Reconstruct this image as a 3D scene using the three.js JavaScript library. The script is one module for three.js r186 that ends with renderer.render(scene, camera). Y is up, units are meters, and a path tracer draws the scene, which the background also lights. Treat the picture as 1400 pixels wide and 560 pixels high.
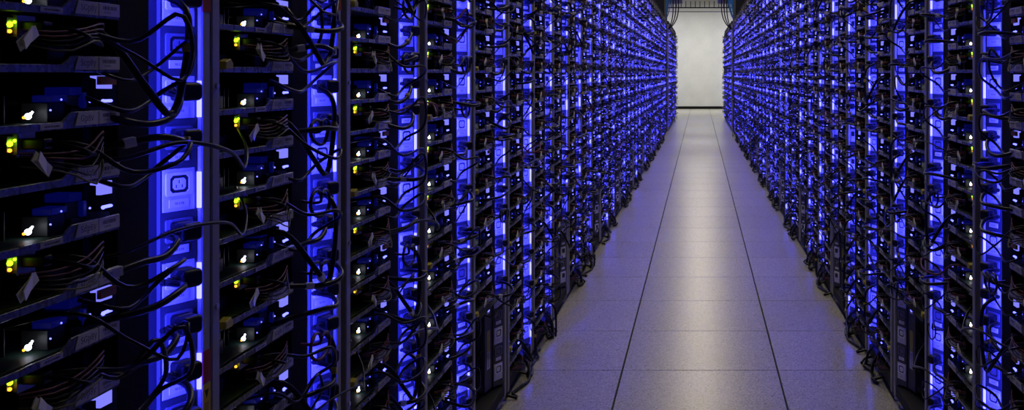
import * as THREE from 'three';
import { mergeGeometries, toCreasedNormals } from 'three/addons/utils/BufferGeometryUtils.js';
import { RoundedBoxGeometry } from 'three/addons/geometries/RoundedBoxGeometry.js';
import { RectAreaLightUniformsLib } from 'three/addons/lights/RectAreaLightUniformsLib.js';

// ------------------------------------------------------------------ camera, lights, exposure
RectAreaLightUniformsLib.init();
const scene = new THREE.Scene();
scene.background = new THREE.Color(0, 0, 0);
const FOCAL = 1390, EYE = 1.165;                                   // focal length in pixels of the 1400 x 560 frame, eye height
const camera = new THREE.PerspectiveCamera(2 * Math.atan(280 / FOCAL) * 180 / Math.PI, 1400 / 560, 0.05, 80);
camera.position.set(0, EYE, 0);
camera.lookAt(0, EYE, -10);
camera.setViewOffset(1400, 560, 700 - 957, 280 - 100, 1400, 560);   // shift lens: vanishing point at (957, 100)
const renderer = new THREE.WebGLRenderer({ antialias: true });
renderer.toneMapping = THREE.LinearToneMapping;
renderer.toneMappingExposure = 1.0;
renderer.shadowMap.enabled = true;

const BLUE = new THREE.Color().setRGB(0.024, 0.026, 1.0);
const WARM = new THREE.Color().setRGB(1.0, 0.87, 0.64);
const COOL = new THREE.Color().setRGB(1.0, 0.99, 0.96);
const BAR_POWER = 380;            // blue light bar at the tray ends, facing each power strip
const AISLE_POWER = 19;         // ceiling luminaires over the aisle
const CROSS_POWER = 44;           // ceiling luminaires over the cross aisle at the end wall

// ------------------------------------------------------------------ helpers
let seed = 20240611;
const rnd = () => { seed = (seed + 0x6d2b79f5) | 0; let t = Math.imul(seed ^ (seed >>> 15), 1 | seed); t = (t + Math.imul(t ^ (t >>> 7), 61 | t)) ^ t; return ((t ^ (t >>> 14)) >>> 0) / 4294967296; };
const rr = (a, b) => a + (b - a) * rnd();
const pick = (l) => l[Math.floor(rnd() * l.length)];
const taken = new Map();
function numbered(n) { const k = taken.get(n) || 0; taken.set(n, k + 1); return k ? n + '_' + String(k).padStart(3, '0') : n; }
function tag(o, label, category, group, kind) {
  o.userData.label = label; o.userData.category = category;
  if (group) o.userData.group = group;
  if (kind) o.userData.kind = kind;
  return o;
}
function shade(o) { o.castShadow = true; o.receiveShadow = true; return o; }
function mesh(name, geo, mat, parent) { const m = shade(new THREE.Mesh(geo, mat)); m.name = parent && parent !== scene ? name : numbered(name); (parent || scene).add(m); return m; }
function thing(name, x, y, z) { const g = new THREE.Group(); g.name = numbered(name); g.position.set(x, y, z); scene.add(g); return g; }

// Rack space, written for the row on the -x side: a runs along the row away from the camera, y up, b into the rack. The other row is its mirror image.
const V = (a, y, b) => new THREE.Vector3(-b, y, -a);
function plain(g) { const n = g.index ? g.toNonIndexed() : g; for (const k of Object.keys(n.attributes)) if (!['position', 'normal', 'uv'].includes(k)) n.deleteAttribute(k); n.clearGroups(); return n; }
const merge = (l) => mergeGeometries(l.map(plain), false);
const mergeGroups = (l) => mergeGeometries(l.map(plain), true);
function box(a0, a1, y0, y1, b0, b1) { const g = new THREE.BoxGeometry(b1 - b0, y1 - y0, a1 - a0); g.translate(-(b0 + b1) / 2, (y0 + y1) / 2, -(a0 + a1) / 2); return plain(g); }
function rbox(a0, a1, y0, y1, b0, b1, r, n = 2) { const g = new RoundedBoxGeometry(b1 - b0, y1 - y0, a1 - a0, n, r); g.translate(-(b0 + b1) / 2, (y0 + y1) / 2, -(a0 + a1) / 2); return plain(g); }
function tube(pts, r, seg, rad) { return plain(new THREE.TubeGeometry(new THREE.CatmullRomCurve3(pts.map((p) => V(...p)), false, 'centripetal'), seg, r, rad, false)); }
function ball(a, y, b, r, n = 8) { const g = new THREE.SphereGeometry(r, n, Math.max(4, n - 2)); g.translate(-b, y, -a); return plain(g); }
// outline in (a, y), pushed from b0 to b1
function slab(outline, b0, b1, bevel = 0) {
  const s = new THREE.Shape(outline.map(([a, y]) => new THREE.Vector2(a, y)));
  const g = new THREE.ExtrudeGeometry(s, { depth: b1 - b0 - 2 * bevel, bevelEnabled: bevel > 0, bevelSize: bevel, bevelThickness: bevel, bevelSegments: 1, bevelOffset: -bevel, curveSegments: 4 });
  // extrude axes (a, y, b) -> (-b, y, -a): a reflection-free turn
  g.applyMatrix4(new THREE.Matrix4().set(0, 0, -1, -b0 - bevel, 0, 1, 0, 0, -1, 0, 0, 0, 0, 0, 0, 1));
  return fixWinding(plain(g), -1);
}
// outline in (a, b), raised from y0 to y1
function prism(outline, y0, y1, bevel = 0) {
  const s = new THREE.Shape(outline.map(([a, b]) => new THREE.Vector2(a, b)));
  const g = new THREE.ExtrudeGeometry(s, { depth: y1 - y0, bevelEnabled: false });
  g.applyMatrix4(new THREE.Matrix4().set(0, -1, 0, 0, 0, 0, 1, y0, -1, 0, 0, 0, 0, 0, 0, 1));
  return fixWinding(plain(g), new THREE.Matrix4().set(0, -1, 0, 0, 0, 0, 1, y0, -1, 0, 0, 0, 0, 0, 0, 1).determinant());
}
function fixWinding(g, det) {
  if (det > 0) { g.computeVertexNormals(); return g; }
  for (const k of ['position', 'normal', 'uv']) {
    const at = g.attributes[k], n = at.itemSize, arr = at.array;
    for (let i = 0; i < at.count; i += 3) for (let c = 0; c < n; c++) { const t = arr[(i + 1) * n + c]; arr[(i + 1) * n + c] = arr[(i + 2) * n + c]; arr[(i + 2) * n + c] = t; }
  }
  g.computeVertexNormals();
  return g;
}
function mirror(g) {
  const m = g.clone();
  const p = m.attributes.position.array, q = m.attributes.normal.array;
  for (let i = 0; i < p.length; i += 3) { p[i] = -p[i]; q[i] = -q[i]; }
  for (const k of ['position', 'normal', 'uv']) {
    const at = m.attributes[k], n = at.itemSize, arr = at.array;
    for (let i = 0; i < at.count; i += 3) for (let c = 0; c < n; c++) { const t = arr[(i + 1) * n + c]; arr[(i + 1) * n + c] = arr[(i + 2) * n + c]; arr[(i + 2) * n + c] = t; }
  }
  return m;
}
const both = (g) => [g, mirror(g)];                                 // [0] for the row at -x, [1] for the row at +x

// ------------------------------------------------------------------ textures and materials
function canvasTex(w, h, draw) {
  const c = document.createElement('canvas'); c.width = w; c.height = h; draw(c.getContext('2d'), w, h);
  const t = new THREE.CanvasTexture(c); t.colorSpace = THREE.SRGBColorSpace; t.magFilter = THREE.LinearFilter; return t;
}
function noiseTex(n, f, srgb) {
  const d = new Uint8Array(n * n * 4);
  for (let y = 0; y < n; y++) for (let x = 0; x < n; x++) { const [r, g, b] = f(x, y); const i = (y * n + x) * 4; d[i] = r; d[i + 1] = g; d[i + 2] = b; d[i + 3] = 255; }
  const t = new THREE.DataTexture(d, n, n); t.magFilter = THREE.LinearFilter; t.wrapS = t.wrapT = THREE.RepeatWrapping; if (srgb) t.colorSpace = THREE.SRGBColorSpace; t.needsUpdate = true; return t;
}
function std(r, g, b, rough, metal = 0, more = {}) { const m = new THREE.MeshStandardMaterial({ roughness: rough, metalness: metal, ...more }); m.color.setRGB(r, g, b); return m; }
function matt(r, g, b, rough, spec) { const m = new THREE.MeshPhysicalMaterial({ roughness: rough, metalness: 0, specularIntensity: spec }); m.color.setRGB(r, g, b); return m; }
function glow(r, g, b, power) { const m = new THREE.MeshStandardMaterial({ color: 0x101010, roughness: 0.4 }); m.emissive.setRGB(r, g, b); m.emissiveIntensity = power; return m; }

const lattice = (n, k) => { const v = []; for (let i = 0; i < k * k; i++) v.push(rnd()); return (x, y) => { const fx = x / n * k, fy = y / n * k, x0 = Math.floor(fx), y0 = Math.floor(fy), u = fx - x0, w = fy - y0, at = (i, j) => v[((j + k) % k) * k + ((i + k) % k)], su = u * u * (3 - 2 * u), sw = w * w * (3 - 2 * w); return (at(x0, y0) * (1 - su) + at(x0 + 1, y0) * su) * (1 - sw) + (at(x0, y0 + 1) * (1 - su) + at(x0 + 1, y0 + 1) * su) * sw; }; };
const n1 = lattice(512, 9), n2 = lattice(512, 40);
const floorTex = noiseTex(512, (x, y) => {                          // fine two-tone speckle of a hard floor laminate
  const s = rnd(), m = (n1(x, y) - 0.5) * 5 + (n2(x, y) - 0.5) * 4;
  const v = 180 + m + (s < 0.25 ? -46 : s > 0.85 ? 26 : 0) + (rnd() - 0.5) * 16;
  return [v, v * 0.985, v * 0.94];
}, true);
const floorRough = noiseTex(512, (x, y) => { const v = 80 + (rnd() - 0.5) * 20; return [v, v, v]; });
const wallTex = noiseTex(512, (x, y) => { const v = 216 + (n1(x, y) - 0.5) * 9 + (n2(x, y) - 0.5) * 4 + (rnd() - 0.5) * 5; return [v, v, v * 0.99]; }, true);
const metalRough = noiseTex(256, (x, y) => { const v = 120 + (rnd() - 0.5) * 50 + ((x * 7) % 13) * 2; return [v, v, v]; });

const M = {
  tile: [1, 0.96, 1.03].map((k) => { const m = std(k * 0.93, k * 0.92, k * 0.9, 0.95, 0, { map: floorTex, roughnessMap: floorRough }); return m; }),
  joint: std(0.03, 0.03, 0.03, 0.9),
  wall: std(0.95, 0.95, 0.94, 0.85, 0, { map: wallTex }),
  ceiling: std(0.62, 0.62, 0.6, 0.9),
  post: std(0.3, 0.29, 0.27, 0.55, 0.2),
  frame: matt(0.013, 0.013, 0.013, 0.75, 0.4),
  duct: matt(0.008, 0.008, 0.008, 0.85, 0.3),
  strip: std(0.035, 0.038, 0.045, 0.5, 0.1),
  stripSide: std(0.3, 0.3, 0.32, 0.55, 0.1),
  outletFrame: std(0.8, 0.8, 0.8, 0.5),
  plate: std(0.6, 0.6, 0.62, 0.5),
  outletShaded: std(0.12, 0.12, 0.13, 0.5),  // shaded copy of the outlet frame, giving odd rows their dark bands
  socket: std(0.012, 0.012, 0.012, 0.45),
  paper: std(0.78, 0.77, 0.72, 0.8),
  tray: std(0.09, 0.09, 0.088, 0.55, 0.1, { roughnessMap: metalRough }),
  board: std(0.012, 0.035, 0.022, 0.55),
  chip: std(0.01, 0.01, 0.011, 0.5),
  sink: std(0.45, 0.46, 0.48, 0.4, 0.7),
  port: std(0.3, 0.3, 0.3, 0.35, 0.8),
  plug: matt(0.005, 0.005, 0.005, 0.45, 0.35),
  cord: matt(0.006, 0.006, 0.006, 0.32, 0.4),
  copper: std(0.35, 0.12, 0.02, 0.5),
  red: std(0.12, 0.008, 0.008, 0.5),
  yellow: std(0.4, 0.33, 0.02, 0.5),
  tealCable: std(0.012, 0.09, 0.2, 0.45),
  olive: std(0.09, 0.08, 0.012, 0.5),
  blueCable: std(0.02, 0.2, 0.42, 0.4),
  bolt: std(0.5, 0.5, 0.5, 0.3, 0.9),
  fixture: std(0.7, 0.7, 0.7, 0.5),
  bar: glow(0.03, 0.03, 1.0, 6),
  ledWhite: glow(0.8, 0.85, 1.0, 8),
  edgeGlow: glow(0.03, 0.03, 1.0, 22),  // added glow along the post edge
  glowBlockBlue: glow(0.01, 0.02, 1.0, 0.05),  // glow in place of blue light falling on board parts
  ledBlue: glow(0.12, 0.13, 1.0, 4),
  ledGreen: glow(0.36, 0.8, 0.01, 5),
  ledAmber: glow(1.0, 0.38, 0.02, 3),
  openingGlow: glow(0.2, 0.2, 1.0, 1.1),  // no lamp: glow of an opening onto a lit inner plate
  tubeGlow: glow(1.0, 0.97, 0.9, 2.2),
};
const dim = (t) => { const m = std(0.8, 0.79, 0.74, 0.8, 0, { map: t }); return m; };
const NAMES = ['SGp8y', 'Sop8y', 'Gp8v', 'Hdq8y', 'Sdp6y', 'SGq8t'];
const nameLabel = NAMES.map((n) => dim(canvasTex(128, 48, (c, w, h) => { c.fillStyle = '#e8e4d2'; c.fillRect(0, 0, w, h); c.fillStyle = '#26241c'; c.font = '30px serif'; c.fillText(n, 30, 34); })));
const barLabel = [0, 1, 2].map((k) => dim(canvasTex(128, 48, (c, w, h) => {
  c.fillStyle = '#e6e3da'; c.fillRect(0, 0, w, h); c.fillStyle = '#22211d';
  let x = 22; while (x < 104) { const t = 1 + Math.floor(rnd() * 4); c.fillRect(x, 10, t, 14); x += t + 1 + Math.floor(rnd() * 3); }
  c.font = '10px sans-serif'; c.fillText('70 ' + (410 + k * 37) + ' 06', 28, 38);
})));
const stripLabel = [0, 1, 2, 3].map((k) => dim(canvasTex(128, 48, (c, w, h) => { c.fillStyle = '#efece6'; c.fillRect(0, 0, w, h); c.fillStyle = '#24241f'; c.font = 'bold 20px sans-serif'; c.fillText('10 C' + (12 + k * 3), 34, 32); })));
const lipLabel = dim(canvasTex(256, 24, (c, w, h) => { c.fillStyle = '#dedbd2'; c.fillRect(0, 0, w, h); c.fillStyle = '#2a2924'; for (let x = 40; x < 220; x += 7) c.fillRect(x, 7, 2 + rnd() * 4, 10); }));
const tallLabel = dim(canvasTex(48, 160, (c, w, h) => { c.fillStyle = '#e9e7e1'; c.fillRect(0, 0, w, h); c.fillStyle = '#45453f'; for (let y = 14; y < 146; y += 9) c.fillRect(10, y, 14 + rnd() * 16, 3); }));
const warnSticker = dim(canvasTex(64, 128, (c, w, h) => { c.fillStyle = '#d9b40c'; c.fillRect(0, 0, w, h); c.fillStyle = '#141208'; c.beginPath(); c.moveTo(14, 22); c.lineTo(50, 22); c.lineTo(32, 58); c.fill(); for (let y = 74; y < 118; y += 8) c.fillRect(12, y, 38, 3); }));
const redSticker = dim(canvasTex(64, 128, (c, w, h) => { c.fillStyle = '#b02010'; c.fillRect(0, 0, w, h); c.fillStyle = '#5c0f08'; for (let y = 20; y < 110; y += 10) c.fillRect(14, y, 34, 3); }));

// ------------------------------------------------------------------ layout of the rows
const W = 0.514, RACK_H = 2.19, PITCH = 0.0625, ROW0 = 0.1045, ROWS = 32, DEPTH = 0.62;
const postAt = [1.404, 1.920, 2.459, 3.016, 3.552];
for (let i = 5; i <= 46; i++) postAt.push(3.552 + 0.545 * (i - 4));
const faceX = (d) => 0.69 - 0.00288 * d;                           // the two rows close in on each other very slightly
const BAYS = [];
for (let i = 0; i <= 45; i++) if (i < 33 || i > 35) BAYS.push({ i, d: postAt[i] + 0.0235 - W, unlit: i % 3 === 1 ? 5 : 0 });
const END_WALL = 33.2, CEIL = 3.62;

// ------------------------------------------------------------------ the hall
function room() {
  const b = (name, x0, x1, y0, y1, z0, z1, mat, kind = 'structure', label, category) => {
    const g = new THREE.BoxGeometry(x1 - x0, y1 - y0, z1 - z0), uv = g.attributes.uv, p = g.attributes.position, n = g.attributes.normal;
    for (let i = 0; i < uv.count; i++) { const ax = Math.abs(n.getX(i)), ay = Math.abs(n.getY(i)); uv.setXY(i, (ax > 0.5 ? p.getZ(i) : p.getX(i)) / 2, (ay > 0.5 ? p.getZ(i) : p.getY(i)) / 2); }
    g.translate((x0 + x1) / 2, (y0 + y1) / 2, (z0 + z1) / 2);
    const m = mesh(name, g, mat); tag(m, label, category, null, kind); return m;
  };
  const S = 4.2, BACK = 2.4;
  const floor = b('floor', -S, S, -0.2, -0.012, -END_WALL, BACK, M.joint, 'structure', 'raised hall floor of large pale speckled square tiles', 'floor');
  b('ceiling', -S, S, CEIL, CEIL + 0.2, -END_WALL, BACK, M.ceiling, 'structure', 'pale flat ceiling high above the racks', 'ceiling');
  b('wall_end', -S, S, 0, CEIL, -END_WALL - 0.2, -END_WALL, M.wall, 'structure', 'bright white wall closing the end of the aisle', 'wall');
  b('wall_back', -S, S, 0, CEIL, BACK, BACK + 0.2, M.wall, 'structure', 'white wall behind the start of the aisle', 'wall');
  b('wall_left', -S - 0.2, -S, 0, CEIL, -END_WALL, BACK, M.wall, 'structure', 'white side wall behind one row of racks', 'wall');
  b('wall_right', S, S + 0.2, 0, CEIL, -END_WALL, BACK, M.wall, 'structure', 'white side wall behind the other row of racks', 'wall');
  b('baseboard_end', -S, S, -0.012, 0.085, -END_WALL, -END_WALL + 0.02, M.duct, 'structure', 'black baseboard along the white end wall', 'baseboard');
  // floor tiles, 0.61 m square; the middle column lies under the aisle's centre line
  const T = 0.61, GAP = 0.0055, first = FOCAL * EYE / 405.7;
  const geos = [0, 1, 2, 3].map((k) => {
    const g = new RoundedBoxGeometry(T - 0.0065, 0.012, T - GAP, 1, 0.0012), uv = g.attributes.uv, p = g.attributes.position;
    for (let i = 0; i < uv.count; i++) { let u = p.getX(i) / 1.8 + k * 0.37, v = p.getZ(i) / 1.8 + k * 0.61; if (k & 1) [u, v] = [v, u]; uv.setXY(i, u, v); }
    return g;
  });
  for (let row = -8; row < 54; row++) {
    const z = -(first + (row - 0.5) * T + T);
    if (-z + T / 2 > END_WALL + 0.3) break;
    for (const col of [-1, 0, 1]) {
      const m = mesh('tile', geos[Math.floor(rnd() * 4)], M.tile[Math.floor(rnd() * 3)], floor);
      m.position.set(col * T, -0.006, z);
    }
  }
  // the floor under and behind the racks
  for (const s of [-1, 1]) { const g = new THREE.BoxGeometry(S - 1.5 * T - GAP, 0.012, END_WALL + BACK); const uv = g.attributes.uv, p = g.attributes.position; for (let i = 0; i < uv.count; i++) uv.setXY(i, p.getX(i) / 1.8, p.getZ(i) / 1.8); const m = mesh('floor_margin', g, M.tile[1], floor); m.position.set(s * (S + 1.5 * T + GAP) / 2, -0.006, (BACK - END_WALL) / 2); }
}
room();

// ------------------------------------------------------------------ ceiling luminaires
function luminaire(name, x, y, z, len, wide, along, color, power, label, group) {
  const t = thing(name, x, y, z); tag(t, label, 'ceiling light', group);
  const lx = along ? wide : len, lz = along ? len : wide;
  const body = new RoundedBoxGeometry(lx + 0.05, 0.07, lz + 0.05, 2, 0.012); body.translate(0, 0.037, 0);
  mesh('housing', plain(body), M.fixture, t);
  const dif = new RoundedBoxGeometry(lx, 0.012, lz, 2, 0.005); dif.translate(0, -0.002, 0);
  mesh('light_diffuser', plain(dif), M.tubeGlow, t);
  for (const s of [-1, 1]) { const r = new THREE.CylinderGeometry(0.006, 0.006, CEIL - y - 0.07, 8); r.translate(along ? 0 : s * len * 0.4, 0.07 + (CEIL - y - 0.07) / 2, along ? s * len * 0.4 : 0); mesh('hanger_rod', plain(r), M.frame, t); }
  const l = new THREE.RectAreaLight(color, power, lx, lz); l.position.set(x, y - 0.012, z); l.lookAt(x, y - 1, z); scene.add(l); l.name = 'ceiling_lamp';
}
for (let k = 0; k < 10; k++) luminaire('aisle_luminaire', 0, 3.42, -3.4 - k * 2.4, 1.5, 0.16, true, WARM, AISLE_POWER, 'long ceiling light hung over the middle of the aisle', 'ceiling lights over the aisle');
for (const x of [-1.6, 0, 1.6]) luminaire('cross_aisle_luminaire', x, 3.45, -31, 1.2, 0.3, false, COOL, CROSS_POWER, 'bright ceiling light across the open space before the white wall', 'ceiling lights before the end wall');

// ------------------------------------------------------------------ racks
const cProfile = (a0, a1, b0, b1, t) => [[a0, b0 + 0.002], [a0 + 0.002, b0], [a1 - 0.002, b0], [a1, b0 + 0.002], [a1, b1], [a1 - t, b1], [a1 - t, b0 + t], [a0 + t, b0 + t], [a0 + t, b1], [a0, b1]];
const P = {};
P.postNear = both(prism(cProfile(0, 0.0235, 0, 0.045, 0.0025), 0.035, RACK_H - 0.04));
P.postFar = both(prism(cProfile(W - 0.0235, W, 0, 0.045, 0.0025), 0.035, RACK_H - 0.04));
P.rear = both(merge([box(0, 0.03, 0.03, RACK_H - 0.04, DEPTH - 0.03, DEPTH), box(W - 0.03, W, 0.03, RACK_H - 0.04, DEPTH - 0.03, DEPTH)]));
P.sideNear = both(box(0.002, 0.005, 0.05, RACK_H - 0.05, 0.046, DEPTH - 0.03));
P.sideFar = both(box(W - 0.005, W - 0.002, 0.05, RACK_H - 0.05, 0.046, DEPTH - 0.03));
P.back = both(box(0.03, W - 0.03, 0.05, RACK_H - 0.05, DEPTH - 0.01, DEPTH - 0.006));
P.top = both(merge([rbox(0.001, W - 0.001, RACK_H - 0.085, RACK_H, 0.002, DEPTH, 0.006), box(0.06, 0.09, RACK_H, RACK_H + 0.03, 0.03, 0.2), box(0.3, 0.42, RACK_H, RACK_H + 0.045, 0.01, 0.14)]));
P.base = both(merge([rbox(0.001, W - 0.001, 0.035, 0.075, 0.004, DEPTH, 0.004), box(0.06, W - 0.06, 0.0, 0.035, 0.05, DEPTH - 0.05)]));
P.foot = [0.03, W - 0.03].map((a) => both((() => { const g = new THREE.CylinderGeometry(0.014, 0.02, 0.036, 12); g.translate(-0.035, 0.018, -a); return plain(g); })()));
P.duct = both((() => { const l = [box(0.318, 0.362, 0.09, 2.1, 0.06, 0.12)]; for (let k = 0; k < 32; k++) l.push(box(0.316, 0.364, 0.1 + k * PITCH, 0.1 + k * PITCH + 0.012, 0.052, 0.061)); return merge(l); })());
const STRIP_Y0 = 0.085, STRIP_Y1 = 2.1;
// the strip's outlet column is turned a little towards the trays
const OUT_A = 0.4625, OUT_DY = 0.036, YAW = Math.atan2(0.024, 0.0525), OUT_B = 0.006 + (0.4895 - OUT_A) * Math.tan(YAW);
const turnIn = new THREE.Matrix4().makeTranslation(-OUT_B, 0, -OUT_A).multiply(new THREE.Matrix4().makeRotationY(-YAW)).multiply(new THREE.Matrix4().makeTranslation(0.006, 0, 0));
P.strip = both(merge([prism([[0.4372, 0.0298], [0.4382, 0.0294], [0.4885, 0.0064], [0.4895, 0.0066], [0.4895, 0.07], [0.4372, 0.07]], STRIP_Y0, STRIP_Y1), prism([[0.374, 0.047], [0.3752, 0.0455], [0.4365, 0.0345], [0.4365, 0.07], [0.374, 0.07]], STRIP_Y0, STRIP_Y1)]));
// one outlet, at its own centre
const rectPath = (h, w, r, x = 0, y = 0) => { const p = new THREE.Path(); p.moveTo(x - w + r, y - h); p.lineTo(x + w - r, y - h); p.lineTo(x + w, y - h + r); p.lineTo(x + w, y + h - r); p.lineTo(x + w - r, y + h); p.lineTo(x - w + r, y + h); p.lineTo(x - w, y + h - r); p.lineTo(x - w, y - h + r); p.closePath(); return p; };
function outletGeo() {
  const shape = new THREE.Shape(rectPath(0.0155, 0.0205, 0.002).getPoints()); shape.holes.push(rectPath(0.0118, 0.0145, 0.004));
  const toRack = (g, b) => { g.applyMatrix4(new THREE.Matrix4().set(0, 0, -1, -b, 0, 1, 0, 0, -1, 0, 0, 0, 0, 0, 0, 1)); return fixWinding(plain(g), -1); };
  const frame = toRack(new THREE.ExtrudeGeometry(shape, { depth: 0.003, bevelEnabled: false }), 0.0035);
  const core = new THREE.Shape(rectPath(0.0078, 0.0098, 0.003).getPoints());
  for (const [x, y] of [[-0.0045, -0.003], [0.0045, -0.003], [0, 0.003]]) core.holes.push(rectPath(0.0022, 0.0011, 0.0003, x, y));
  const face = toRack(new THREE.ExtrudeGeometry(core, { depth: 0.002, bevelEnabled: false }), 0.0042);
  return mergeGroups([merge([frame, face]), box(-0.0146, 0.0146, -0.012, 0.012, 0.0046, 0.0064)]).applyMatrix4(turnIn);
}
function mirrorGroups(g) { const m = mirror(g); m.clearGroups(); for (const k of g.groups) m.addGroup(k.start, k.count, k.materialIndex); return m; }
const oneOutlet = outletGeo();
P.outlet = [oneOutlet, mirrorGroups(oneOutlet)];
function uvFront(g) {                                              // lay a print over the front of a thin tag: u along a, v up
  g.computeBoundingBox(); const { min, max } = g.boundingBox, p = g.attributes.position, uv = g.attributes.uv;
  for (let i = 0; i < uv.count; i++) uv.setXY(i, 1 - (p.getZ(i) - min.z) / (max.z - min.z), (p.getY(i) - min.y) / (max.y - min.y));
  return g;
}
P.outletLabel = both(uvFront(box(-0.015, 0.015, -0.0055, 0.0055, 0.0044, 0.0056)).applyMatrix4(turnIn));
P.farOutlets = [0, 1, 2].map((w) => both(merge([...Array(ROWS).keys()].filter((r) => w === 2 || r % 2 === w).map((r) => { const y = ROW0 + r * PITCH + OUT_DY; return w === 2 ? box(-0.013, 0.013, y - 0.011, y + 0.011, 0.003, 0.0036) : box(-0.0205, 0.0205, y - 0.0155, y + 0.0155, 0.0035, 0.0062); })).applyMatrix4(turnIn)));
P.plate = both(rbox(-0.0245, 0.0245, -0.0005, 0.0565, 0.0052, 0.0068, 0.0005, 1).applyMatrix4(turnIn));
P.farPlates = both(merge([...Array(ROWS / 2).keys()].map((r) => box(-0.0245, 0.0245, ROW0 + r * 2 * PITCH - 0.0005, ROW0 + r * 2 * PITCH + 0.0565, 0.0055, 0.0064))).applyMatrix4(turnIn));
P.farLabels = both(merge([...Array(ROWS).keys()].map((r) => box(-0.015, 0.015, ROW0 + r * PITCH + 0.0045, ROW0 + r * PITCH + 0.0155, 0.0046, 0.0056))).applyMatrix4(turnIn));
P.tall = both(uvFront(box(-0.014, 0.014, -0.03, 0.03, -0.0006, 0.0003)).applyMatrix4(new THREE.Matrix4().makeTranslation(-0.0402, 0, -0.406).multiply(new THREE.Matrix4().makeRotationY(-0.1775))));
P.sticker = both(uvFront(box(W - 0.0225, W - 0.001, 0, 0.045, -0.0006, 0.0003)));
P.bolt = both((() => { const g = new THREE.CylinderGeometry(0.0045, 0.0045, 0.004, 6); g.rotateZ(Math.PI / 2); g.translate(0.001, 0, -0.012); return plain(g); })());
P.lightAid = both(rbox(0.4878, 0.4898, 0.0, 0.05, 0.0002, 0.0066, 0.0006, 1));  // added glowing strip: imitates the lit post edge, brightens the plates
const edgeGlowOn = (r, v) => r % 2 === 0 && (r * 7 + v * 5 + ((r * v) >> 2)) % 9 > 1;
P.farEdgeGlows = [0, 5].map((from) => [0, 1, 2, 3].map((v) => both(merge([...Array(ROWS).keys()].filter((r) => r >= from && edgeGlowOn(r, v)).map((r) => { const y = ROW0 + r * PITCH, cut = ((r * 5 + v * 3) % 4) * 0.006; return box(0.487, 0.4898, y + cut * 0.4, y + 0.05 - cut, -0.0008, 0.0066); })))));
P.shelf = both(rbox(0.026, 0.4895, ROW0 + 5 * PITCH - 0.008, ROW0 + 5 * PITCH - 0.004, -0.008, 0.5, 0.0012, 1));  // added baffle keeping bar light off the bottom outlets
P.bars = [0, 1].map((k) => { const y0 = k ? ROW0 + 5 * PITCH + 0.01 : 0.1, g = merge([rbox(0.3065, 0.3095, y0 - 0.004, 2.084, 0.012, 0.042, 0.001, 1), rbox(0.3065, 0.376, y0 - 0.004, 2.084, 0.0115, 0.0145, 0.001, 1), rbox(0.3065, 0.362, y0 - 0.004, 2.084, 0.041, 0.044, 0.001, 1)]), f = box(0.3093, 0.31, y0, 2.08, 0.0225, 0.0375); return { y0, g: both(g), f: both(f) }; });

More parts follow.
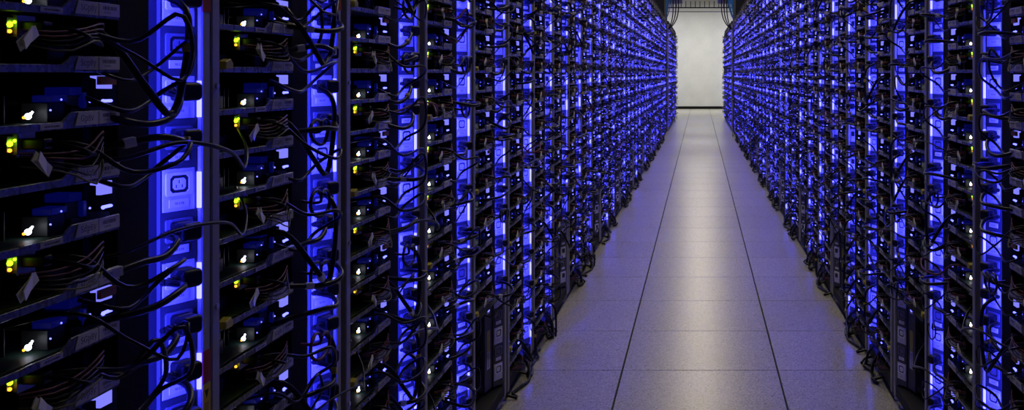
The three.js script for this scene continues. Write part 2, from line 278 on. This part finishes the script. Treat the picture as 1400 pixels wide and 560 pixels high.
const ordinal = (n) => n + (n % 100 > 10 && n % 100 < 14 ? 'th' : ['th', 'st', 'nd', 'rd'][n % 10] || 'th');
const place = (s, bay) => { const n = bay.i + 1 - (bay.i > 33 ? 3 : 0); return (s < 0 ? '' : 'facing the ') + ordinal(n) + ' rack of the stickered row'; };
const G_RACK = 'open server racks lining the aisle', nearRacks = [];
function rack(s, bay) {
  const k = s < 0 ? 0 : 1, d = bay.d, x = s * faceX(d), t = thing('server_rack', x, 0, -d);
  const near = bay.i <= 5 && !(s > 0 && bay.i < 2);
  let label = bay.unlit ? 'open server rack whose lowest power outlets are bare and unlit' : 'open server rack glowing blue with plugged power strip down to the floor';
  if (s < 0 && bay.i === 0) label = 'open server rack with red and yellow warning stickers low on its post';
  label = s < 0 && bay.i === 0 ? label : (bay.unlit ? 'server rack with bare lowest outlets, ' : 'blue-lit server rack, ') + place(s, bay);
  tag(t, label, 'server rack', G_RACK);
  mesh('post', P.postNear[k], M.post, t); mesh('post', P.postFar[k], M.post, t);
  mesh('rear_frame', P.rear[k], M.frame, t); mesh('side_panel', P.sideNear[k], M.frame, t); mesh('side_panel', P.sideFar[k], M.frame, t); mesh('back_panel', P.back[k], M.frame, t);
  mesh('top_cover', P.top[k], M.frame, t); mesh('base_frame', P.base[k], M.frame, t);
  mesh('foot', P.foot[0][k], M.bolt, t); mesh('foot', P.foot[1][k], M.bolt, t);
  mesh('cable_duct', P.duct[k], M.duct, t);
  const strip = mesh('power_strip', P.strip[k], M.strip, t); strip.userData.label = 'tall grey double power strip with labelled outlets';
  if (near) {
    for (let r = 0; r < ROWS; r++) {
      const y = ROW0 + r * PITCH; if (r % 2 === 0) mesh('outlet_plate', P.plate[k], M.plate, strip).position.y = y;
      if (r >= bay.unlit && edgeGlowOn(r, bay.i % 4)) mesh('led_indicator', P.lightAid[k], M.edgeGlow, strip).position.y = y;
      const o = mesh('outlet', P.outlet[k], [r % 2 ? M.outletShaded : M.outletFrame, M.socket], strip); o.position.y = y + OUT_DY;
      const l = mesh('outlet_label', P.outletLabel[k], stripLabel[(r + bay.i) % 4], strip); l.position.y = y + 0.010;
    }
    for (let r = 1; r < ROWS; r += 3) { const q = mesh('sticker', P.tall[k], tallLabel, strip); q.position.y = ROW0 + r * PITCH + 0.02; }
    for (let r = 2; r < ROWS; r += 5) { const q = mesh('bolt', P.bolt[k], M.bolt, t); q.position.y = ROW0 + r * PITCH - 0.02; }
  } else {
    for (const w of [0, 1]) mesh('outlet_row', P.farOutlets[w][k], w ? M.outletShaded : M.outletFrame, strip).userData.kind = 'stuff';
    mesh('outlet_plate_row', P.farPlates[k], M.plate, strip).userData.kind = 'stuff';
    mesh('led_row', P.farEdgeGlows[bay.unlit ? 1 : 0][(bay.i * 3 + (bay.i >> 2)) % 4][k], M.edgeGlow, strip).userData.kind = 'stuff';
    const q = mesh('socket_row', P.farOutlets[2][k], M.socket, strip); q.userData.kind = 'stuff';
    const l = mesh('outlet_label_row', P.farLabels[k], M.paper, strip); l.userData.kind = 'stuff';
  }
  if (bay.unlit) { mesh('shelf', P.shelf[k], M.frame, t); const q = mesh('warning_sticker', P.tall[k], M.yellow, t); q.scale.y = 1.6; q.position.y = 0.24; }
  const bar = P.bars[bay.unlit ? 1 : 0];
  const lightAid = mesh('cable_cover', bar.g[k], M.duct, t); mesh('led_strip', bar.f[k], M.bar, lightAid).userData.label = 'thin strip of blue light facing the power strip';  // added shield and baffle keeping blue bar light off aisle and trays
  const h = 2.08 - bar.y0, l = new THREE.RectAreaLight(BLUE, BAR_POWER, 0.014, h); l.name = 'rack_light_bar';
  l.position.set(x + s * 0.03, bar.y0 + h / 2, -d - 0.3106); l.lookAt(x + s * 0.03, bar.y0 + h / 2, -d - 5); scene.add(l);
  if (s < 0 && bay.i === 0) { const q = mesh('sticker', P.sticker[k], redSticker, t); q.position.y = 0.735; q.userData.label = 'dull red sticker'; const w = mesh('warning_sticker', P.sticker[k], warnSticker, t); w.position.y = 0.688; w.userData.label = 'yellow warning sticker with black triangle'; }
  if (bay.i <= 1 && s < 0) { const q = mesh('sticker', P.sticker[k], redSticker, t); q.position.y = bay.i ? 1.285 : 1.25; q.scale.y = 0.5; }
  return t;
}
for (const bay of BAYS) for (const s of [-1, 1]) rack(s, bay);

// ------------------------------------------------------------------ server trays
const TA0 = 0.028, TA1 = 0.305;
const P2 = {};
const lipOutline = [[TA0, -0.001], [TA1, -0.001], [TA1, 0.0175], [0.212, 0.0175], [0.196, 0.0075], [TA0, 0.0075]];
const wireBunch = (rows) => merge(rows.map((p) => tube(p, 0.0012, 14, 5)));
P2.base = both(merge([box(TA0, TA1, 0, 0.0014, 0.012, 0.5), slab(lipOutline, 0.0085, 0.0112, 0.0006), box(TA0, TA0 + 0.0014, 0, 0.022, 0.02, 0.5), box(TA1 - 0.0014, TA1, 0, 0.02, 0.02, 0.5), box(TA0, TA1, 0, 0.03, 0.498, 0.5)]));
P2.name = both(uvFront(slab([[0.217, 0.002], [0.2605, 0.002], [0.2605, 0.0168], [0.2235, 0.0172]], 0.0073, 0.0083)));
P2.barcode = both(uvFront(box(0.2625, 0.3035, 0.0022, 0.0168, 0.0073, 0.0083)));
P2.strip = both(uvFront(box(0.158, 0.196, 0.0005, 0.0062, 0.0076, 0.0083)));
P2.board = both(box(TA0 + 0.004, TA1 - 0.004, 0.004, 0.0056, 0.02, 0.48));
P2.sink = both((() => { const l = [box(0.05, 0.115, 0.0056, 0.01, 0.07, 0.16)]; for (let k = 0; k < 11; k++) l.push(box(0.05 + k * 0.0061, 0.0518 + k * 0.0061, 0.01, 0.045, 0.07, 0.16)); return merge(l); })());
P2.memory = [0, 1, 2].map((k) => both(box(0.15 + k * 0.014, 0.1515 + k * 0.014, 0.0056, 0.036, 0.06, 0.19)));
P2.chips = [[0.205, 0.235, 0.0056, 0.028, 0.03, 0.06], [0.24, 0.256, 0.0056, 0.02, 0.026, 0.05], [0.268, 0.3, 0.0056, 0.034, 0.05, 0.1], [0.125, 0.14, 0.0056, 0.026, 0.05, 0.07]].map((q) => both(rbox(...q, 0.0012, 1)));
P2.port = both(merge([box(0.16, 0.19, -0.028, -0.003, 0.034, 0.037), box(0.16, 0.162, -0.028, -0.003, 0.037, 0.07), box(0.188, 0.19, -0.028, -0.003, 0.037, 0.07), box(0.16, 0.19, -0.0282, -0.0262, 0.034, 0.07), box(0.15, 0.16, -0.0225, -0.006, 0.0375, 0.042)]));
P2.netPlug = both(merge([rbox(0.167, 0.183, -0.021, -0.009, 0.01, 0.035, 0.002, 1), tube([[0.175, -0.015, 0.012], [0.178, -0.018, -0.012], [0.185, -0.024, -0.026], [0.2, -0.027, -0.02], [0.25, -0.032, 0.0], [0.3, -0.03, 0.03]], 0.0024, 18, 6)]));
P2.ledWhite = both(merge([ball(0.187, 0.0138, 0.04, 0.0034, 10), ball(0.193, 0.0163, 0.041, 0.0016), ball(0.197, 0.0178, 0.042, 0.0013)]));   // set back in the tray, so the posts hide them further down the aisle
P2.ledAmberSide = both(ball(0.18, 0.0128, 0.04, 0.0016));
P2.ledGreen = both(merge([ball(0.152, -0.0135, 0.036, 0.003, 10), ball(0.158, -0.0105, 0.035, 0.0017)]));
P2.ledAmber = both(ball(0.152, -0.0205, 0.036, 0.0021));
P2.ledBlue = both(merge([ball(0.225, 0.031, 0.028, 0.0012), ball(0.282, 0.027, 0.03, 0.0013), ball(0.2, 0.02, 0.024, 0.0011)]));
P2.glowBlock = [rbox(0.208, 0.236, 0.0285, 0.036, 0.028, 0.05, 0.001, 1), rbox(0.259, 0.266, 0.02, 0.038, 0.024, 0.03, 0.001, 1), rbox(0.276, 0.3, 0.0345, 0.044, 0.05, 0.08, 0.001, 1)].map(both);  // faintly emissive blocks standing for blue-lit parts of the board
P2.litOpening = both(slab([[0.28, -0.02], [0.3035, -0.0205], [0.3035, -0.005], [0.268, -0.005], [0.268, -0.007], [0.28, -0.009]], 0.016, 0.022, 0.0006));  // opening whose lit inner plate is put in as emission
P2.dash = both(merge([rbox(0.285, 0.302, -0.0365, -0.033, 0.014, 0.019, 0.0015, 1), ball(0.283, -0.0348, 0.015, 0.0024)]));
P2.harness = [0, 1, 2].map((v) => [[M.red, 0], [M.cord, 1], [M.olive, 2]].map(([m, c]) => [m, both(wireBunch([0, 1].slice(0, c === 1 ? 2 : 1 + (c === 0 ? 1 : 0)).map((q) => { const o = (c * 2 + q) * 0.0032 + v * 0.001; return [[0.13, -0.02 - o, 0.012], [0.16, -0.021 - o * 1.6, -0.006 - o], [0.2, -0.016 - o * (1 + v), -0.012 - o], [0.25, -0.008 - o * 2 + v * 0.003, -0.004], [0.29, -0.02 - o, 0.022], [0.33, -0.03 - o, 0.05]]; })))]));
P2.flag = [0, 1].map((v) => both((() => { const g = new THREE.BoxGeometry(0.0012, 0.0115, 0.033); g.rotateX(v ? -0.62 : 0.55); const q = new THREE.BoxGeometry(0.0012, 0.0115, 0.028); q.rotateX(v ? -0.62 : 0.55); q.rotateY(0.25); q.translate(0.002, 0.001, 0.001); const m = merge([g, q]); m.translate(0.012, v ? 0.03 : 0.033, v ? -0.13 : -0.108); return m; })()));
P2.drive = both(merge([rbox(0.06, 0.175, 0.0016, 0.027, 0.06, 0.2, 0.002, 1)]));
P2.tab = both(merge([slab([[0.034, 0.004], [0.055, 0.004], [0.058, 0.012], [0.05, 0.019], [0.034, 0.015]], -0.004, 0.0085, 0.001)]));
P2.terminal = both(box(0.272, 0.3035, -0.0155, -0.0055, 0.011, 0.016));

const G_LED = 'server trays in the racks', G_FLAT = 'drive trays with lit windows';
function serverTray(s, bay, row) {
  const k = s < 0 ? 0 : 1, lit = row % 2 === 0, t = thing(lit ? 'server_tray' : 'drive_tray', s * faceX(bay.d), ROW0 + row * PITCH, -bay.d);
  tag(t, lit ? (bay.i > 3 ? 'server tray of boards and ports, ' : 'server tray with small white light, ') + place(s, bay) : 'drive tray with a pale lit window, ' + place(s, bay), 'server tray', lit ? G_LED : G_FLAT);
  mesh('tray_body', P2.base[k], M.tray, t);
  mesh('name_label', P2.name[k], nameLabel[(row * 5 + bay.i * 3) % 6], t);
  mesh('barcode_label', P2.barcode[k], barLabel[(row + bay.i) % 3], t);
  mesh('circuit_board', P2.board[k], M.board, t);
  if (lit) {
    mesh('paper_strip', P2.strip[k], lipLabel, t);
    mesh('heat_sink', P2.sink[k], M.sink, t);
    for (const m of P2.memory) mesh('memory_module', m[k], M.chip, t);
    for (const c of P2.chips) mesh('connector', c[k], M.chip, t);
    const port = mesh('network_port', P2.port[k], M.port, t);
    mesh('led_green', P2.ledGreen[k], M.ledGreen, port).userData.label = 'bright yellow-green indicator light';
    mesh('led_amber', P2.ledAmber[k], M.ledAmber, port);
    mesh('network_cable', P2.netPlug[k], M.cord, t);
    mesh('led_white', P2.ledWhite[k], M.ledWhite, t).userData.label = 'bright bluish white indicator light';
    mesh('led_amber', P2.ledAmberSide[k], M.ledAmber, t);
    mesh('led_blue', P2.ledBlue[k], M.ledBlue, t);
    for (const g of P2.glowBlock) mesh('led_panel', g[k], M.glowBlockBlue, t);
    for (const [m, g] of P2.harness[(row / 2 + bay.i) % 3]) mesh('wire', g[k], m, t);
  } else {
    mesh('disk_drive', P2.drive[k], M.chip, t);
    mesh('led_window', P2.litOpening[k], M.openingGlow, t).userData.label = 'pale blue opening, light of the plate behind put in as glow';
    mesh('led_dash', P2.dash[k], M.ledBlue, t);
    for (const c of P2.chips) mesh('connector', c[k], M.chip, t);
    mesh('cable_flag', P2.flag[(row + bay.i) >> 1 & 1][k], M.paper, t);
    if ((row + bay.i) % 3 === 0) mesh('pull_tab', P2.tab[k], M.yellow, t);
    if ((row + bay.i) % 4 === 1) mesh('terminal', P2.terminal[k], M.copper, t);
  }
}

// ------------------------------------------------------------------ power cords and data cables
const plugGeo = (lo) => {
  const l = [rbox(-0.0142, 0.0142, -0.0125, 0.0125, -0.014, 0.004, 0.004, lo ? 1 : 2), rbox(-0.019, 0.0135, -0.0125, 0.0125, -0.034, -0.012, 0.007, lo ? 1 : 2)];
  if (!lo) for (let k = 0; k < 4; k++) { const g = new THREE.CylinderGeometry(0.0072 - k * 0.0007, 0.0066 - k * 0.0007, 0.0045, 10); g.rotateX(Math.PI / 2); g.translate(0.0215, 0, 0.018 + k * 0.0058); l.push(plain(g)); }
  const n = new THREE.CylinderGeometry(0.0042, 0.0058, 0.028, lo ? 6 : 10); n.rotateX(Math.PI / 2); n.translate(0.0215, 0, 0.028); l.push(plain(n));
  return merge(l);
};
const plugTurn = new THREE.Matrix4().makeRotationY(-YAW);
P2.plug = both(plugGeo(false).applyMatrix4(plugTurn));
// paths from the plug's neck (rack space about the outlet's centre) towards the trays
const cordPaths = [];
for (let v = 0; v < 12; v++) {
  const drop = rr(-0.03, 0.015), swing = rr(0.0, 0.05), hang = rr(-0.03, 0.015), end = pick([-0.03, -0.012, 0.02, -0.02]);
  cordPaths.push([[-0.0417, 0, -0.0045], [-0.055, drop * 0.25, -0.024 - swing * 0.4], [-0.09, drop, -0.024 - swing], [-0.13, drop + hang * 0.6, -0.016 - swing], [-0.175, (drop + end) / 2 + hang * 0.5, -0.004 - swing * 0.3], [-0.22, end, 0.03], [-0.28, end + 0.006, 0.12]]);
}
for (let v = 0; v < 2; v++) {                                      // longer loops that dip below the next trays
  const dip = rr(-0.16, -0.1), out = rr(0.02, 0.06);
  cordPaths.push([[-0.0417, 0, -0.0045], [-0.06, -0.02, -0.03 - out * 0.5], [-0.085, dip * 0.6, -0.03 - out], [-0.12, dip, -0.03 - out], [-0.16, dip * 0.8, -0.024 - out], [-0.2, dip * 0.35, -0.01], [-0.24, dip * 0.2 - 0.02, 0.04], [-0.29, -0.03, 0.12]]);
}
P2.cord = cordPaths.map((p) => both(tube(p, 0.0046, 34, 7)));
P2.cordLow = cordPaths.map((p) => both(merge([tube(p, 0.0048, 12, 5), plugGeo(true).applyMatrix4(plugTurn)])));
const tagAt = (p, u, w, h) => { const c = new THREE.CatmullRomCurve3(p.map((q) => V(...q)), false, 'centripetal'), at = c.getPointAt(u), dir = c.getTangentAt(u), g = new RoundedBoxGeometry(h, h * 1.25, w, 1, 0.001); g.lookAt(dir); g.translate(at.x, at.y, at.z); return plain(g); };
P2.cordTag = cordPaths.map((p) => both(tagAt(p, 0.45, 0.014, 0.0092)));
P2.cordTag2 = cordPaths.map((p) => both(tagAt(p, 0.2, 0.012, 0.0095)));
function powerCord(s, bay, row, v) {
  const k = s < 0 ? 0 : 1, t = thing('power_cord', s * (faceX(bay.d) + OUT_B), ROW0 + row * PITCH + OUT_DY, -bay.d - OUT_A);
  tag(t, (v % 3 === 0 ? 'black power cord with white paper tag, ' : v % 4 === 1 ? 'black power cord with yellow tag, ' : 'plain black power cord, plugged in, ') + place(s, bay), 'power cord', 'power cords plugged into the racks');
  mesh('plug', P2.plug[k], M.plug, t); mesh('cord', P2.cord[v][k], M.cord, t);
  if (v % 3 === 0) mesh('paper_tag', P2.cordTag[v][k], M.paper, t);
  if (v % 4 === 1) mesh('yellow_tag', P2.cordTag2[v][k], M.yellow, t);
}
const dataPaths = [];
for (let v = 0; v < 14; v++) {
  const y1 = rr(-0.02, 0.03), y2 = rr(-0.035, 0.03), out = rr(0.01, 0.05), far = v % 5 === 4;
  dataPaths.push(far
    ? [[0.2, 0.02, 0.05], [0.26, y1, -0.01], [0.34, y1 + rr(-0.03, 0.03), -0.03 - out], [0.44, y2, -0.045 - out], [0.53, y2 - 0.03, -0.03 - out * 0.6], [0.6, y2 - 0.01, -0.012], [0.68, y2 + 0.02, 0.04]]
    : [[0.16, 0.02, 0.06], [0.21, 0.025, 0.0], [0.26, y1, -0.012 - out * 0.5], [0.31, y1 + rr(-0.05, 0.04), -0.02 - out], [0.35, y2, -0.012 - out], [0.37, y2 - 0.03, -0.005], [0.34, y2 - 0.045, 0.0], [0.3, y2 - 0.05, 0.0], [0.26, y2 - 0.03, 0.03]]);
}
for (let v = 0; v < 4; v++) { const r = rr(0.018, 0.03), pts = []; for (let q = 0; q <= 13; q++) { const u = q / 13 * Math.PI * 2.7; pts.push([0.345 + Math.cos(u) * r * rr(1.1, 1.7) + q * 0.001, 0.0 + Math.sin(u) * r, -0.012 - q * 0.0012 - (v % 2) * 0.008]); } pts.unshift([0.3, 0.02, 0.05]); dataPaths.push(pts); }
P2.data = dataPaths.map((p, v) => both(tube(p, v % 3 === 0 ? 0.0022 : 0.003, p.length > 12 ? 64 : 36, 6)));
P2.dataLow = dataPaths.map((p, v) => both(tube(p, v % 3 === 0 ? 0.0026 : 0.0032, p.length > 12 ? 30 : 12, 4)));
const CABLE_KINDS = [
  [M.cord, 'thin black looping data cable'], [M.cord, 'thin black looping data cable'], [M.cord, 'thin black looping data cable'],
  [std(0.03, 0.03, 0.16, 0.35), 'thin dark blue looping data cable'], [M.red, 'thin dark red looping data cable']];
function dataCable(s, bay, row, v, c) {
  const k = s < 0 ? 0 : 1, m = mesh('data_cable', P2.data[v][k], CABLE_KINDS[c][0]);
  m.position.set(s * faceX(bay.d), ROW0 + row * PITCH + 0.02, -bay.d);
  tag(m, CABLE_KINDS[c][1] + ', ' + place(s, bay), 'cable', 'data cables in front of the trays');
}

// which rows the frame shows, the largest first
const toPixel = (x, y, d) => [957 + FOCAL * x / d, 100 + FOCAL * (EYE - y) / d];
function inView(s, bay, a0, a1, y) {
  for (const a of [a0, (a0 + a1) / 2, a1]) { const [px, py] = toPixel(s * faceX(bay.d), y, bay.d + a); if (px > -6 && px < 1406 && py > -8 && py < 568) return true; }
  return false;
}
const rows = [];
for (const bay of BAYS) for (const s of [-1, 1]) for (let r = bay.unlit; r < ROWS; r++) rows.push({ s, bay, r, seen: inView(s, bay, 0.05, 0.3, ROW0 + r * PITCH), seenStrip: inView(s, bay, 0.33, 0.48, ROW0 + r * PITCH + OUT_DY) });
const far = { tray: [], drive: [], cord: [], data: [] };
let nTray = 0, nDrive = 0, nCord = 0, nData = 0;
for (const q of rows) {                                            // BAYS run away from the camera, so the nearest rows come first
  if (q.seen && (q.r % 2 ? nDrive : nTray) < 170) { if (q.r % 2) nDrive++; else nTray++; serverTray(q.s, q.bay, q.r); } else far[q.r % 2 ? 'drive' : 'tray'].push(q);
  const plugged = rnd(), v = Math.floor(rnd() * cordPaths.length);
  if (plugged < (q.r % 2 ? 0.95 : q.bay.i === 0 ? 0.85 : 0.5)) { if (q.seenStrip && nCord < 300) { nCord++; powerCord(q.s, q.bay, q.r, v); } else far.cord.push({ ...q, v }); }
  const count = q.r % 2 ? (rnd() < 0.35 ? 1 : 2) : rnd() < 0.15 ? 1 : 0;
  for (let c = 0; c < count; c++) {
    const w = rnd() < 0.88 ? Math.floor(rnd() * 14) : 14 + Math.floor(rnd() * 4), kind = rnd() < 0.9 ? 0 : rnd() < 0.7 ? 3 : 4;
    if (q.seenStrip && nData < 300) { nData++; dataCable(q.s, q.bay, q.r, w, kind); } else if (!(w < 14 && w % 5 === 4 && (q.bay.i === 32 || q.bay.i === 45))) far.data.push({ ...q, v: w, kind });
  }
}
function copies(name, geo, mat, list, parent, place) {
  for (const k of [0, 1]) {
    const l = list.filter((q) => (q.s < 0 ? 0 : 1) === k); if (!l.length) continue;
    const im = shade(new THREE.InstancedMesh(geo[k], mat, l.length)); im.name = name; im.userData.kind = 'stuff';
    const m = new THREE.Matrix4(); l.forEach((q, n) => { m.makeTranslation(...place(q)); im.setMatrixAt(n, m); }); parent.add(im);
  }
}
const atTray = (q) => [q.s * faceX(q.bay.d), ROW0 + q.r * PITCH, -q.bay.d];
const atOutlet = (q) => [q.s * (faceX(q.bay.d) + OUT_B), ROW0 + q.r * PITCH + OUT_DY, -q.bay.d - OUT_A];
{
  const t = thing('distant_server_trays', 0, 0, 0); tag(t, 'countless small server trays filling the far racks down the aisle', 'server tray', null, 'stuff');
  const lowBase = both(merge([box(TA0, TA1, 0, 0.0014, 0.012, 0.5), slab(lipOutline, 0.0085, 0.0112)]));
  copies('tray_body', lowBase, M.tray, [...far.tray, ...far.drive], t, atTray);
  copies('paper_label', both(merge([box(0.2195, 0.2605, 0.002, 0.017, 0.0075, 0.0083), box(0.2625, 0.3035, 0.0022, 0.0168, 0.0075, 0.0083)])), M.paper, [...far.tray, ...far.drive], t, atTray);
  copies('circuit_board', both(merge([box(TA0 + 0.004, TA1 - 0.004, 0.004, 0.0056, 0.02, 0.48), box(0.05, 0.115, 0.0056, 0.045, 0.07, 0.16), box(0.205, 0.235, 0.0056, 0.028, 0.03, 0.06), box(0.268, 0.3, 0.0056, 0.034, 0.05, 0.1)])), M.chip, [...far.tray, ...far.drive], t, atTray);
  copies('led_white', both(merge([ball(0.187, 0.0138, 0.04, 0.0034, 6), ball(0.193, 0.0163, 0.041, 0.0016, 4)])), M.ledWhite, far.tray, t, atTray);
  copies('led_green', both(ball(0.152, -0.0135, 0.036, 0.003, 5)), M.ledGreen, far.tray, t, atTray);
  copies('led_blue', both(merge([ball(0.225, 0.031, 0.028, 0.0018, 4), ball(0.282, 0.027, 0.03, 0.002, 4)])), M.ledBlue, far.tray, t, atTray);
  copies('led_panel', both(merge(P2.glowBlock.map((g) => g[0]))), M.glowBlockBlue, far.tray, t, atTray);
  copies('led_window', P2.litOpening, M.openingGlow, far.drive, t, atTray);
  copies('led_dash', both(box(0.283, 0.302, -0.037, -0.033, 0.014, 0.019)), M.ledBlue, far.drive, t, atTray);
  const c = thing('distant_power_cords', 0, 0, 0); tag(c, 'countless black power cords hanging along the far racks', 'power cord', null, 'stuff');
  cordPaths.forEach((p, v) => copies('power_cord', P2.cordLow[v], M.cord, far.cord.filter((q) => q.v === v), c, atOutlet));
  const d = thing('distant_data_cables', 0, 0, 0); tag(d, 'countless thin tangled data cables along the far racks', 'cable', null, 'stuff');
  dataPaths.forEach((p, v) => { for (const kind of [0, 3, 4]) copies('data_cable', P2.dataLow[v], CABLE_KINDS[kind][0], far.data.filter((q) => q.v === v && q.kind === kind), d, (q) => [q.s * faceX(q.bay.d), ROW0 + q.r * PITCH + 0.02, -q.bay.d]); });
}
console.log('trays', nTray, nDrive, 'cords', nCord, 'data', nData, 'far', far.tray.length, far.drive.length, far.cord.length, far.data.length);

// ------------------------------------------------------------------ cords heaped at the foot of the racks
const heapPaths = [];
for (let v = 0; v < 6; v++) { const pts = [[rr(0.3, 0.4), 0.11, 0.03], [rr(0.3, 0.42), 0.05, -0.012]]; let a = rr(0.3, 0.42); for (let q = 0; q < 5; q++) { a += rr(-0.09, 0.1); pts.push([a, rr(0.006, 0.015), rr(-0.035, 0.0)]); } pts.push([a, 0.03, 0.06]); heapPaths.push(both(tube(pts, 0.0055, 40, 6))); }
for (const bay of BAYS) for (const s of [-1, 1]) {
  if (bay.i < 3 || bay.i > 31 || bay.unlit) continue;
  for (let q = 0; q < 3; q++) { const m = mesh('floor_cord', heapPaths[(bay.i * 3 + q * 2 + (s > 0)) % 6][s < 0 ? 0 : 1], M.cord); m.position.set(s * faceX(bay.d), 0, -bay.d - (q - 1) * 0.05); tag(m, 'black cord slumped on the floor, ' + place(s, bay), 'power cord', 'cords on the floor by the racks'); }
}

// ------------------------------------------------------------------ the far end: dark gap filler, hanging cables, tray and boxes overhead
for (const s of [-1, 1]) {
  const d0 = BAYS.find((b) => b.i === 32).d + W + 0.02, d1 = BAYS.find((b) => b.i === 36).d - 0.03;
  const g = new RoundedBoxGeometry(0.55, CEIL, d1 - d0, 2, 0.015), m = mesh('support_column', plain(g), M.frame); m.position.set(s * (faceX(19.6) + 0.3), CEIL / 2, -(d0 + d1) / 2);  // black filler put in for the shade in the row break
  tag(m, 'black block put in as the shade of the break in a row of racks', 'gap_filler', 'dark fillers in the rack row breaks', 'structure');
  const k = s < 0 ? 0 : 1, dm = 20.2;
  for (let q = 0; q < 18; q++) {
    const a = rr(-0.5, 0.3), b0 = rr(-0.1, 0.12);
    const t = mesh('hanging_cable', both(tube([[a, CEIL - 0.02, b0 + 0.04], [a, 3.1, b0], [a + 0.02, 2.65, b0], [a + 0.02, 2.4, b0 * 0.8 + 0.02], [a, RACK_H + 0.05, b0 * 0.5 + 0.07], [a, RACK_H + 0.02, 0.16]], 0.009, 24, 6))[k], q % 3 ? M.blueCable : M.tealCable);
    t.position.set(s * faceX(dm), 0, -dm); tag(t, (q % 3 ? 'blue' : 'dark teal') + ' cable dropping from overhead onto the rack tops near the break in the row', 'cable', 'blue cables hanging over the racks');
  }
  for (let q = 0; q < 3; q++) {
    const a = 0.25 + q * 0.1, o = 0.09 + q * 0.05;
    const t = mesh('hanging_cable', both(tube([[a, CEIL - 0.02, -0.03], [a, 3.1, -o * 0.8], [a, 2.7, -o], [a + 0.02, 2.42, -o], [a + 0.02, 2.26, -o * 0.8], [a, 2.13, -o * 0.4], [a, 2.05, 0.01]], 0.012, 24, 6))[k], M.cord);
    t.position.set(s * faceX(dm), 0, -dm); tag(t, 'black cable bowing out into the aisle beside the blue cables', 'cable', 'black cables hanging over the racks');
  }
  const j = thing('junction_box', s * 0.7, 3.1, -28.4); tag(j, 'grey junction box hung from the ceiling before the white wall', 'junction box', 'junction boxes by the end wall');
  const jb = new RoundedBoxGeometry(0.42, 0.3, 0.3, 2, 0.012); jb.translate(0, 0.15, 0); mesh('box_body', plain(jb), std(0.2, 0.19, 0.23, 0.6), j);
  for (const q of [-1, 1]) { const r = new THREE.CylinderGeometry(0.008, 0.008, CEIL - 3.4, 8); r.translate(q * 0.16, 0.3 + (CEIL - 3.4) / 2, 0); mesh('hanger_rod', plain(r), M.frame, j); }
}
{
  const t = thing('cable_tray', 0, 2.93, -29.2); tag(t, 'overhead ladder cable tray spanning the aisle before the white wall', 'cable tray');
  for (const y of [0, 0.115]) { const g = new THREE.BoxGeometry(3.4, y ? 0.03 : 0.022, 0.05); g.translate(0, y, 0); mesh('rail', plain(g), y ? M.frame : std(0.2, 0.2, 0.2, 0.5, 0.5), t); }
  for (let q = -12; q <= 12; q++) { const g = new THREE.BoxGeometry(0.02, 0.2, 0.05); g.translate(q * 0.135, 0.2, 0.0); mesh('rung', plain(g), M.frame, t); }
  for (const q of [-1.4, 1.4]) { const g = new THREE.CylinderGeometry(0.008, 0.008, CEIL - 2.93, 8); g.translate(q, (CEIL - 2.93) / 2, 0.04); mesh('hanger_rod', plain(g), M.frame, t); }
}

renderer.render(scene, camera);
